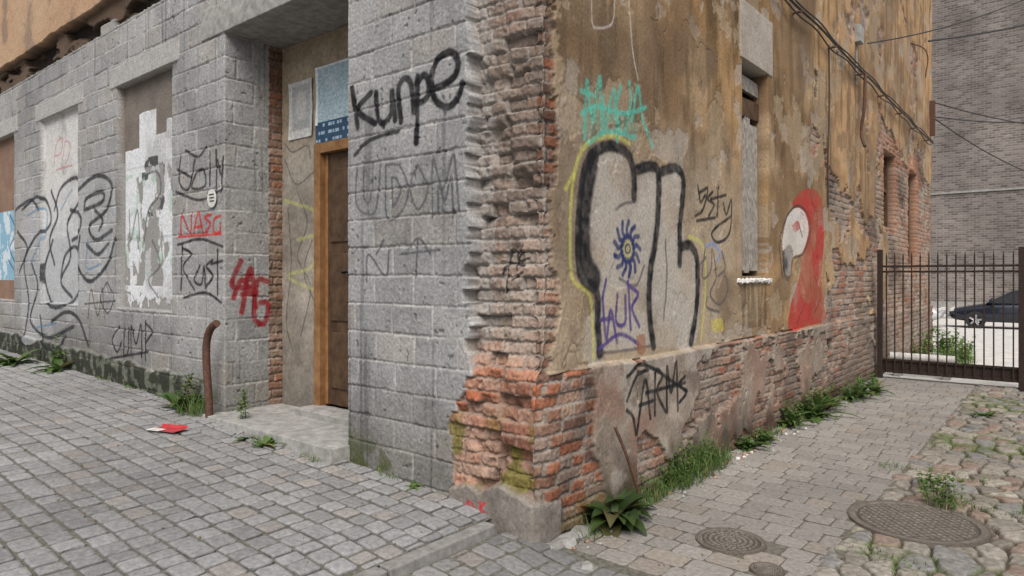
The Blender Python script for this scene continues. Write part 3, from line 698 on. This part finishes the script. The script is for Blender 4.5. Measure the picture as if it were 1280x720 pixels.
flat('path_joint_sand',-.2,1.42,-6.25,8.7,lambda x,y:zap(x,y)-.006,M_joint,.1)
KB=empty('kerb')
for i in range(8): rough_box('kerb_stone_%d'%i,(-.30,-.10-.8*(i+1)+.010,-.05),(-.20,-.10-.8*i,.122),M_kerb,KB,.10,.0012,i)
# cobbles
def cobbles():
    xs=cat((1.28,3.6,.010),(3.6,6.0,.02)); ys=cat((-.8,3.5,.010),(3.5,8.62,.016)); X,Y_=np.meshgrid(xs,ys)
    wx=X+(FG(xs,ys,4,3,500)-.5)*.14; wy=Y_+(FG(xs,ys,4,3,501)-.5)*.14
    cs=np.array((.150,.185)); gx=np.floor(wx/cs[0]); gy=np.floor(wy/cs[1])
    F1=np.full(X.shape,9.);F2=F1.copy();ID=np.zeros(X.shape);OX=F1*0;OY=F1*0
    for i in (-1,0,1):
        for j in (-1,0,1):
            cx=gx+i;cy=gy+j
            px=(cx+.08+.84*hash2(cx,cy,502))*cs[0]; py=(cy+.08+.84*hash2(cx,cy,503))*cs[1]
            d=np.hypot(wx-px,(wy-py)*.85)-.02*hash2(cx,cy,508); idn=hash2(cx,cy,504)
            c=d<F1
            F2=np.where(c,F1,np.minimum(F2,d)); OX=np.where(c,wx-px,OX); OY=np.where(c,wy-py,OY); ID=np.where(c,idn,ID); F1=np.where(c,d,F1)
    e=F2-F1; fine=FG(xs,ys,45,3,505); med=FG(xs,ys,10,3,506)
    m=ss(.006,.026,e+(fine-.5)*.012)
    id2=np.mod(ID*37.7,1); id3=np.mod(ID*91.3,1)
    z=-.026+m*(.030+.010*(id2-.3))-.45*F1*F1*m+(fine-.5)*.005+(med-.5)*.009*m+(OX*(id3-.5)+OY*(id2-.5))*.14*m
    c=lerp((.17,.15,.125),(.27,.245,.205),id2); c=lerp(c,(.22,.16,.13),(id3>.8)*.8); c=lerp(c,(.17,.165,.16),(id3<.25)*.8)
    c=c*(.6+.8*fine[...,None])
    mg=FG(xs,ys,1.1,4,507)
    gapc=lerp((.075,.062,.045),(.055,.075,.018),ss(.42,.58,mg)); gapc=gapc*(.6+.8*fine[...,None])
    c=lerp(c,gapc,1-ss(.2,.8,m)); creep=ss(.52,.66,mg)*(1-ss(.02,.07,e+(med-.5)*.06)); c=lerp(c,(.075,.10,.028),creep*.8)
    edge=ss(1.28,1.36,X+(med-.5)*.12); z=z*edge-.02*(1-edge)
    for mx,my,mr in MH:
        r=np.hypot(X-mx,Y_-my); k=1-ss(mr+.005,mr+.06,r); z=z*(1-k)-.022*k; c=lerp(c,(.10,.09,.07),k)
    gridmesh('cobblestones',np.stack([X,Y_,z+.005],-1),c.astype(np.float32),.2+0*X,M_pave)
cobbles()
def manhole(x,y,r,kind):
    e=empty('manhole_cover',(x,y,0))
    nr,na=int(40+r*160),220
    rr=np.linspace(0.001,r,nr); aa=np.linspace(0,2*math.pi,na); AA,RR=np.meshgrid(aa,rr)
    x_=RR*np.cos(AA); y_=RR*np.sin(AA); q=RR/r
    if kind==0:
        h=((np.mod(q*6,1)>.45)&(q<.8)&(np.mod(AA*12/math.pi+np.floor(q*6)*.5,1)>.25)).astype(float)
    else:
        p=.04; u_=(x_+y_)*.7071; v_=(x_-y_)*.7071; h=((np.mod(u_/p,1)>.35)&(np.mod(v_/p,1)>.35)&(q<.84)).astype(float)
    h=np.where((q>.86)&(q<.9),-1.6,h); h=np.where(q>=.9,.7,h)
    z=.004+.004*h
    du=hash2(np.floor(x_*30),np.floor(y_*30),71)
    c=lerp((.075,.065,.053),(.16,.14,.12),np.clip(h,0,1)*.9+.1)*(.8+.3*du[...,None])
    gridmesh('cover_plate',np.stack([x_,y_,z],-1),c.astype(np.float32),0*AA,M_iron,e)
    V=[(ra*math.cos(a),ra*math.sin(a),zz) for ra,zz in ((r,.0068),(r*1.0+.012,.0068),(r+.02,-.03)) for a in aa[:-1]]
    n=na-1; newmesh('frame_ring',V,[(k*n+i,k*n+n+i,k*n+n+(i+1)%n,k*n+(i+1)%n) for k in(0,1) for i in range(n)],M_iron,e,col=[(.10,.085,.07,0)]*len(V))
for i,(x,y,r) in enumerate(MH): manhole(x,y,r,i%2)
# ------------------------------------------------------------------ gate
GT=empty('iron_gate'); gy=8.5
for i,x in enumerate((.10,1.83,1.93,3.66)): box('post_%d'%i,(x-.035,gy-.035,-.02),(x+.035,gy+.035,1.95),M_gate,GT,.004)
for k,(a,b) in enumerate(((.135,1.795),(1.965,3.625))):
    for j,(z,h) in enumerate(((.09,.04),(.27,.03),(1.60,.03),(1.68,.03))): box('rail_%d_%d'%(k,j),(a,gy-.012,z),(b,gy+.012,z+h),M_gate,GT,0)
    box('kick_plate_%d'%k,(a,gy+.013,.10),(b,gy+.018,.29),M_gate,GT,0)
    n=15
    for i in range(n):
        x=a+(b-a)*(i+.5)/n
        V=[(x-.009,gy-.030,.1),(x+.009,gy-.030,.1),(x+.009,gy-.013,.1),(x-.009,gy-.013,.1)]; V+=[(p[0],p[1],1.84) for p in V]+[(x,gy-.021,1.92)]
        newmesh('bar_%d_%d'%(k,i),V,[(0,1,5,4),(1,2,6,5),(2,3,7,6),(3,0,4,7),(4,5,8),(5,6,8),(6,7,8),(7,4,8)],M_gate,GT)
tube('white_pipe',[(.15,8.95,.30),(1.0,9.1,.28)],.06,M_white,res=5)
for i,x in enumerate((.25,.9)): box('pipe_support_%d'%i,(x-.05,8.9,-.02),(x+.05,9.12,.235),M_conc,bpy.data.objects['white_pipe'],.005)
# ------------------------------------------------------------------ background brick block
def mat_farbrick():
    m,nt,N,L,B=nodes('far_brick')
    tc=N.new('ShaderNodeTexCoord')
    sx=N.new('ShaderNodeSeparateXYZ'); L.new(tc.outputs['Object'],sx.inputs[0]); cx=N.new('ShaderNodeCombineXYZ'); L.new(sx.outputs[0],cx.inputs[0]); L.new(sx.outputs[2],cx.inputs[1])
    b=N.new('ShaderNodeTexBrick'); b.inputs['Scale'].default_value=1; b.inputs['Brick Width'].default_value=.30; b.inputs['Row Height'].default_value=.11; b.inputs['Mortar Size'].default_value=.016; b.inputs['Mortar Smooth'].default_value=.4
    b.inputs['Color1'].default_value=(.09,.07,.06,1); b.inputs['Color2'].default_value=(.20,.165,.145,1); b.inputs['Mortar'].default_value=(.21,.20,.19,1)
    L.new(cx.outputs[0],b.inputs['Vector'])
    n=N.new('ShaderNodeTexNoise'); n.inputs['Scale'].default_value=.5; n.inputs['Detail'].default_value=8; L.new(tc.outputs['Object'],n.inputs['Vector'])
    mr=N.new('ShaderNodeMapRange'); mr.inputs[1].default_value=.3; mr.inputs[2].default_value=.7; mr.inputs[3].default_value=.65; mr.inputs[4].default_value=1.3; L.new(n.outputs['Fac'],mr.inputs[0])
    vm=N.new('ShaderNodeVectorMath'); vm.operation='SCALE'; L.new(b.outputs['Color'],vm.inputs[0]); L.new(mr.outputs[0],vm.inputs['Scale']); L.new(vm.outputs[0],B.inputs['Base Color'])
    bp=N.new('ShaderNodeBump'); bp.inputs['Strength'].default_value=.6; bp.inputs['Distance'].default_value=.02; bp.invert=True; L.new(b.outputs['Fac'],bp.inputs['Height']); L.new(bp.outputs[0],B.inputs['Normal'])
    B.inputs['Roughness'].default_value=.9; return m
M_far=mat_farbrick()
BB=empty('tall_brick_house')
box('wall',(-26,36,-1),(30,46,19),M_far,BB,0)
box('string_course',(-26,35.93,5.55),(30,35.998,5.64),M_conc,BB,0)
box('plinth',(-26,35.9,-1),(30,35.997,.3),M_conc,BB,0)
# ------------------------------------------------------------------ cars
def carmat(name,c,rough=.25):
    m=mat_noise(name,c,tuple(v*1.08 for v in c),3,rough,0,0); m.node_tree.nodes['Principled BSDF'].inputs['Coat Weight'].default_value=.6; return m
M_glass=mat_noise('car_glass',(.012,.014,.016),(.02,.022,.025),2,.08,0); M_tyre=mat_noise('tyre',(.015,.015,.015),(.03,.03,.03),30,.8,.2)
M_alloy=mat_noise('alloy',(.3,.3,.31),(.4,.4,.41),10,.4,0,.7); M_red=mat_noise('tail_light',(.3,.01,.01),(.4,.02,.02),10,.3,0)
def car(loc,paint,rz):
    e=empty('parked_car',loc); e.rotation_euler=(0,0,rz)
    st=[(0,.42,.60,.62),(.08,.30,.68,.74),(.35,.24,.76,.84),(1.1,.22,.92,.88),(1.5,.22,.96,.89),(2.4,.22,.97,.90),(3.4,.22,.99,.89),(3.9,.24,1.02,.87),(4.3,.28,1.00,.80),(4.42,.40,.92,.70)]
    V=[];F=[]
    for x,zb,zt,hw in st:
        zm=(zb+zt)/2
        for y,z in ((-hw*.86,zb),(-hw*.98,zb+.1),(-hw,zm),(-hw*.95,zt-.07),(-hw*.82,zt),(hw*.82,zt),(hw*.95,zt-.07),(hw,zm),(hw*.98,zb+.1),(hw*.86,zb)): V.append((x-2.2,y,z))
    n=10
    for i in range(len(st)-1):
        for j in range(n): F.append((i*n+j,i*n+(j+1)%n,(i+1)*n+(j+1)%n,(i+1)*n+j))
    F.append(tuple(range(n))[::-1]); F.append(tuple((len(st)-1)*n+j for j in range(n)))
    b=newmesh('body',V,F,paint,e,True); m=b.modifiers.new('s','SUBSURF'); m.levels=m.render_levels=1
    cab=[(1.15,.93),(1.9,1.36),(2.25,1.43),(3.0,1.42),(3.35,1.33),(3.95,1.03)]; V=[];F=[];mi=[]
    for x,zt in cab:
        k=(zt-.93)/.5; zb=.93
        for y,z in ((-.80,zb),(-.80+.16*k,max(zt-.06,zb+.001)),(-.80+.26*k,zt),(.80-.26*k,zt),(.80-.16*k,max(zt-.06,zb+.001)),(.80,zb)): V.append((x-2.2,y,z))
    for i in range(5):
        for j in range(5):
            F.append((i*6+j,i*6+j+1,i*6+6+j+1,i*6+6+j)); mi.append(1 if (j in(1,3) or (j==2 and i in(1,2,3))) else 0)
    newmesh('cabin',V,F,[M_glass,paint],e,False,midx=mi)
    for s in (-1,1):
        box('b_pillar%d'%s,(.15,s*.735-.012,.95),(.22,s*.735+.012,1.36),paint,e,0,(s*.32,0,0))
        box('mirror%d'%s,(-.95,s*.95-.08,.95),(-.82,s*.95+.08,1.07),paint,e,.02)
        for k,x in enumerate((-1.35,1.32)):
            seg=28; V=[];F=[]
            for yy,r in ((-.11,.20),(-.11,.31),(.11,.31),(.11,.20)):
                for i in range(seg): V.append((x+r*math.cos(i/seg*6.2832),s*.80+yy,.315+r*math.sin(i/seg*6.2832)))
            for a in range(3):
                for i in range(seg): F.append((a*seg+i,a*seg+(i+1)%seg,a*seg+seg+(i+1)%seg,a*seg+seg+i))
            newmesh('tyre_%d_%d'%(s,k),V,F,M_tyre,e,False)
            V=[(x,s*.89,.315)]; 
            for i in range(20):
                r=.2 if i%4 in(0,1) else .08; V.append((x+r*math.cos(i/20*6.2832),s*.905,.315+r*math.sin(i/20*6.2832)))
            newmesh('hub_%d_%d'%(s,k),V,[(0,1+i,1+(i+1)%20) for i in range(20)],M_alloy,e)
        box('head_lamp%d'%s,(-2.16,s*.58-.13,.60),(-2.02,s*.58+.13,.72),M_white,e,.02)
        box('tail_lamp%d'%s,(2.12,s*.58-.15,.74),(2.22,s*.58+.15,.90),M_red,e,.02)
    box('number_plate',(2.2,-.25,.52),(2.235,.25,.63),M_white,e,.005); box('front_plate',(-2.235,-.25,.38),(-2.2,.25,.48),M_white,e,.005)
car((.95,27.6,float(zyard(27.6))),carmat('dark_blue_paint',(.010,.013,.022)),0.05)
car((-3.45,26.2,float(zyard(26.2))),carmat('silver_paint',(.42,.43,.44)),math.pi)
# ------------------------------------------------------------------ plants
class PB:
    def __init__(s): s.V=[];s.F=[];s.C=[]
    def leaf(s,b,az,L,w,el,droop,col,shape=1,seg=6,fold=.25,wav=0):
        i0=len(s.V); x,y,z=b; e=el; dx,dy=math.cos(az),math.sin(az); px,py=-dy,dx
        for k in range(seg+1):
            t=k/seg; ww=w*(math.sin(math.pi*min(1,(t*.92+.06))**.8) if shape else (1-t)**.7)
            if wav: ww*=1+wav*math.sin(k*2.6)
            lift=fold*ww
            c=[v*(.75+.4*t)*random.uniform(.92,1.08) for v in col]
            for sd in(-1,0,1):
                s.V.append((x+px*ww/2*sd,y+py*ww/2*sd,z+(lift if sd else 0))); s.C.append((*(c if sd else [v*1.3 for v in c]),1))
            x+=dx*math.cos(e)*L/seg; y+=dy*math.cos(e)*L/seg; z+=math.sin(e)*L/seg; e-=droop/seg
        for k in range(seg):
            a=i0+k*3
            s.F+=[(a,a+1,a+4,a+3),(a+1,a+2,a+5,a+4)]
    def make(s,name): return newmesh(name,s.V,s.F,M_leaf,None,True,col=s.C)
def gcol(b=1): 
    t=random.random()
    if random.random()<.07: return [v*b for v in (.16,.14,.05)]
    return [v*b*.88 for v in (.05+.05*t,.10+.06*t,.022+.015*t)]
def rosette(name,x,y,z,n,L,w,b=1,lo=.2,hi=1.1,droop=1.3,wav=.0):
    p=PB()
    for i in range(n):
        l=L*random.uniform(.6,1.1); p.leaf((x+random.uniform(-.02,.02),y+random.uniform(-.02,.02),z),random.uniform(0,6.28),l,w*random.uniform(.7,1.1),random.uniform(lo,hi),random.uniform(.6,1)*droop,gcol(b),1,7,.2,wav)
    return p.make(name)
def grass(name,x,y,z,n,L,rad,b=1.3,ry=None):
    p=PB(); ry=ry or rad
    for i in range(n):
        a=random.uniform(0,6.28); r=random.random()**.6
        p.leaf((x+rad*r*math.cos(a),y+ry*r*math.sin(a),z),random.uniform(0,6.28),L*random.uniform(.4,1.1),.006,random.uniform(.8,1.5),random.uniform(.3,1.4),gcol(b),0,4,.1)
    return p.make(name)
def weed(name,x,y,z,n,H,rad,ls=.05,b=1.2,ry=None):
    p=PB(); ry=ry or rad
    for i in range(n):
        a=random.uniform(0,6.28); r=random.random()**.5; bx,by=x+rad*.6*r*math.cos(a),y+ry*.6*r*math.sin(a); h=H*random.uniform(.4,1.1)
        tx,ty=random.uniform(-.4,.4)*h,random.uniform(-.4,.4)*h
        p.leaf((bx,by,z),math.atan2(ty,tx),math.hypot(tx,ty,h),.006,math.atan2(h,math.hypot(tx,ty)),.0,gcol(b*.8),0,3,.1)
        for k in range(int(8+h*30)):
            t=random.uniform(.15,1); p.leaf((bx+tx*t,by+ty*t,z+h*t),random.uniform(0,6.28),ls*random.uniform(.6,1.3),ls*.45,random.uniform(-.2,.9),.8,gcol(b),1,4,.2)
    return p.make(name)
zL=lambda x: float(zleft(x))
x,y=-3.78,-.16
weed('weed_plant',x-.15,y+.02,zL(x),9,.34,.20,.07,1.0); rosette('burdock_plant',x-.25,y,zL(x),14,.30,.10,.9); grass('grass_tuft',x,y-.02,zL(x),160,.22,.22,1.3,.10)
weed('weed_plant',-3.15,-.02,.32,5,.30,.07,.05,1.3)
x,y=onG(330,552,.28); rosette('dandelion_plant',x,y,zL(x),16,.20,.04,1.3,.05,.6,.7,.35)
rosette('dandelion_plant',x-.28,y+.03,zL(x),10,.15,.035,1.3,.05,.6,.7,.35)
rosette('dandelion_plant',-8.3,-.35,zL(-8.3),26,.40,.09,.9,.1,.8,.9,.3); rosette('dandelion_plant',-8.8,-.75,zL(-8.8),16,.30,.07,1.0,.1,.6,.7,.3)
rosette('burdock_plant',-7.3,-.15,zL(-7.3),12,.35,.10,.9); weed('weed_plant',-7.5,-.1,zL(-7.5),5,.4,.12,.07)
for xx in (-1.2,-1.9,-2.6,-4.7,-5.5,-6.3): grass('grass_tuft',xx+random.uniform(-.1,.1),-.05-(.16 if -3.6<xx<-1.7 else 0),zL(xx),28,.07,.14,1.4,.03)
rosette('dandelion_plant',-.95,-.06,zL(-.95),9,.09,.025,1.3,.1,.8,.7,.3)
x,y=onG(765,655); rosette('burdock_plant',x+.02,y+.02,0,32,.32,.13,.45,.15,1.25,1.9); rosette('burdock_plant',x-.03,y+.20,0,14,.26,.10,.5,.4,1.3,1.5)
for (u,v,n,H,r) in ((850,600,22,.33,.20),(868,588,18,.32,.18),(835,608,14,.24,.15),(880,580,14,.25,.15),(812,622,8,.15,.12)):
    x,y=onG(u,v); weed('weed_plant',max(.10,x),y,0,n,H,r*.6,.035,1.15,r*1.2); grass('grass_tuft',max(.12,x),y,0,150,H*.9,r*.6,1.3,r*1.4)
for (u,v,H) in ((990,533,.30),(1022,520,.46),(1033,512,.34),(1012,524,.3),(1075,497,.36),(1062,500,.28),(1092,492,.30),(925,560,.18),(948,552,.16)):
    x,y=onG(u,v); x=max(.14,x); rosette('fern_plant',x,y,0,22,H,.06,.9,.3,1.35,1.4,.5); weed('weed_plant',x,y,0,6,H*.9,.14,.05)
for (u,v) in ((780,650),(810,632),(905,575),(950,550),(970,543),(1045,506),(735,672),(795,640)):
    x,y=onG(u,v); grass('grass_tuft',max(.08,x),y,0,50,.11,.06,1.4,.15)
x,y=onG(1180,632); weed('weed_plant',x,y,.0,14,.20,.18,.04,1.2); grass('grass_tuft',x+.05,y,.0,90,.12,.16,1.4)
x,y=onG(1160,612); weed('weed_plant',x,y,.0,10,.17,.14,.04,1.2)
x,y=onG(1228,520); rosette('dandelion_plant',x,y,.0,16,.20,.04,1.2,.05,.6,.7,.35)
for (u,v) in ((1088,690),(1262,560),(1215,600),(1120,585),(1250,640),(1130,710),(1200,560)):
    x,y=onG(u,v); grass('grass_tuft',x,y,0,60,.05,.14,1.4)
for i in range(6):
    weed('yard_shrub',.20+.12*i,11.6+random.uniform(-.5,1.8),float(zyard(12.5)),14,.62-.05*i,.26,.08,1.8)
grass('yard_grass',.55,11.8,-.07,500,.35,.45,2.0,1.6)
# ------------------------------------------------------------------ rubble & litter
def rubble(name,pts,mat,smin,smax):
    V=[];F=[]
    for (x,y,z) in pts:
        s=random.uniform(smin,smax); i0=len(V)
        R=Matrix.Rotation(random.uniform(0,6),3,'Z')@Matrix.Rotation(random.uniform(-.6,.6),3,'X')
        for dz,k in ((-.4,.8),(.1,1.0),(.5,.6)):
            for a in range(5):
                v=R@Vector((math.cos(a*1.2566)*k*random.uniform(.75,1.2),math.sin(a*1.2566)*k*random.uniform(.6,1.0),dz))*s
                V.append((x+v.x,y+v.y,z+s*.25+v.z))
        for r in(0,1):
            for a in range(5): F.append((i0+r*5+a,i0+r*5+(a+1)%5,i0+r*5+5+(a+1)%5,i0+r*5+5+a))
        F.append(tuple(i0+10+a for a in range(5)))
    return newmesh(name,V,F,mat)
M_brk=mat_noise('brick_rubble',(.24,.12,.08),(.36,.24,.18),30,.95,.5)
M_dry=mat_noise('dry_leaf',(.10,.07,.04),(.22,.16,.09),30,.9,.2)
rubble('wall_rubble',[(.10+abs(random.gauss(0,.08)),random.uniform(.1,8),.0) for _ in range(520)],M_conc,.004,.018)
rubble('brick_crumbs',[(.10+abs(random.gauss(0,.06)),random.uniform(.1,8),.0) for _ in range(260)],M_brk,.004,.022)
rubble('pavement_grit',[(xx,-.02-abs(random.gauss(0,.05))-(.17 if -3.6<xx<-1.7 else 0),zL(xx)) for xx in [random.uniform(-10,-.6) for _ in range(260)]],M_conc,.003,.012)
rubble('litter_paper',[(.16+random.uniform(0,.12),random.uniform(2.2,4.2),.0) for _ in range(12)],M_white,.010,.024)
pl_=[]
for _ in range(150):
    xx=random.uniform(-7,-.35); yy=-abs(random.gauss(0,1.0))-.05; pl_.append((xx,yy,zL(xx)))
for _ in range(120): pl_.append((random.uniform(.1,1.4),random.uniform(.1,7.5),0.0))
rubble('leaf_litter',pl_,M_dry,.003,.010)
x,y=onG(712,683); rubble('flat_stone',[(x,y,-.02)],M_conc,.07,.071); x,y=onG(733,708); rubble('flat_stone',[(x,y,-.02)],M_conc,.05,.051)
rough_box('mortar_lump',(.03,-.02,-.02),(.15,.42,.035),M_kerb,None,.05,.010,9)
x,y=onG(208,536,.31)
M_redc=mat_noise('red_card',(.30,.02,.03),(.40,.04,.04),10,.6,.1)
LT=empty('discarded_carton',(x,y,zL(x)+.01)); LT.rotation_euler=(0,0,.3); LT.scale=(.75,.75,.5)
newmesh('sheet',[(-.2,-.07,0),(.2,-.09,.01),(.22,.08,.03),(-.17,.09,.008),(-.18,.10,.05),(.20,.10,.07)],[(0,1,2,3),(3,2,5,4)],M_redc,LT)
newmesh('label',[(-.2,-.1,.012),(.0,-.11,.014),(.02,-.02,.022),(-.17,0,.02)],[(0,1,2,3)],M_white,LT)
# ------------------------------------------------------------------ light
w=bpy.data.worlds.new('World'); S.world=w; w.use_nodes=True; N=w.node_tree.nodes; L=w.node_tree.links
sk=N.new('ShaderNodeTexSky'); sk.sky_type='NISHITA'; sk.sun_disc=False; sk.sun_elevation=math.radians(52); sk.sun_rotation=math.radians(140); sk.air_density=1.0; sk.dust_density=4; sk.ozone_density=.8
hs=N.new('ShaderNodeHueSaturation'); hs.inputs['Saturation'].default_value=.55; L.new(sk.outputs[0],hs.inputs['Color'])
bg=N['Background']; bg.inputs[1].default_value=.15; L.new(hs.outputs[0],bg.inputs[0])
sd=bpy.data.lights.new('sun','SUN'); sd.energy=3.1; sd.angle=math.radians(40); sd.color=(1,.968,.925)
so=bpy.data.objects.new('sun',sd); S.collection.objects.link(so)
el=math.radians(52); az=math.radians(140); v=-Vector((math.sin(az)*math.cos(el),math.cos(az)*math.cos(el),math.sin(el)))
so.rotation_euler=v.to_track_quat('-Z','Y').to_euler(); so.location=(10,-10,30)
S.view_settings.view_transform='Standard'; S.view_settings.look='None'; S.view_settings.exposure=0
# ------------------------------------------------------------------ camera
cd=bpy.data.cameras.new('camera'); cd.sensor_width=36; cd.lens=36*FPX/1280; cd.shift_y=-(360-HZ)/1280; cd.clip_end=2000; cd.clip_start=.05
co=bpy.data.objects.new('camera',cd); co.location=CAM; co.rotation_euler=(math.radians(90),0,A); S.collection.objects.link(co); S.camera=co
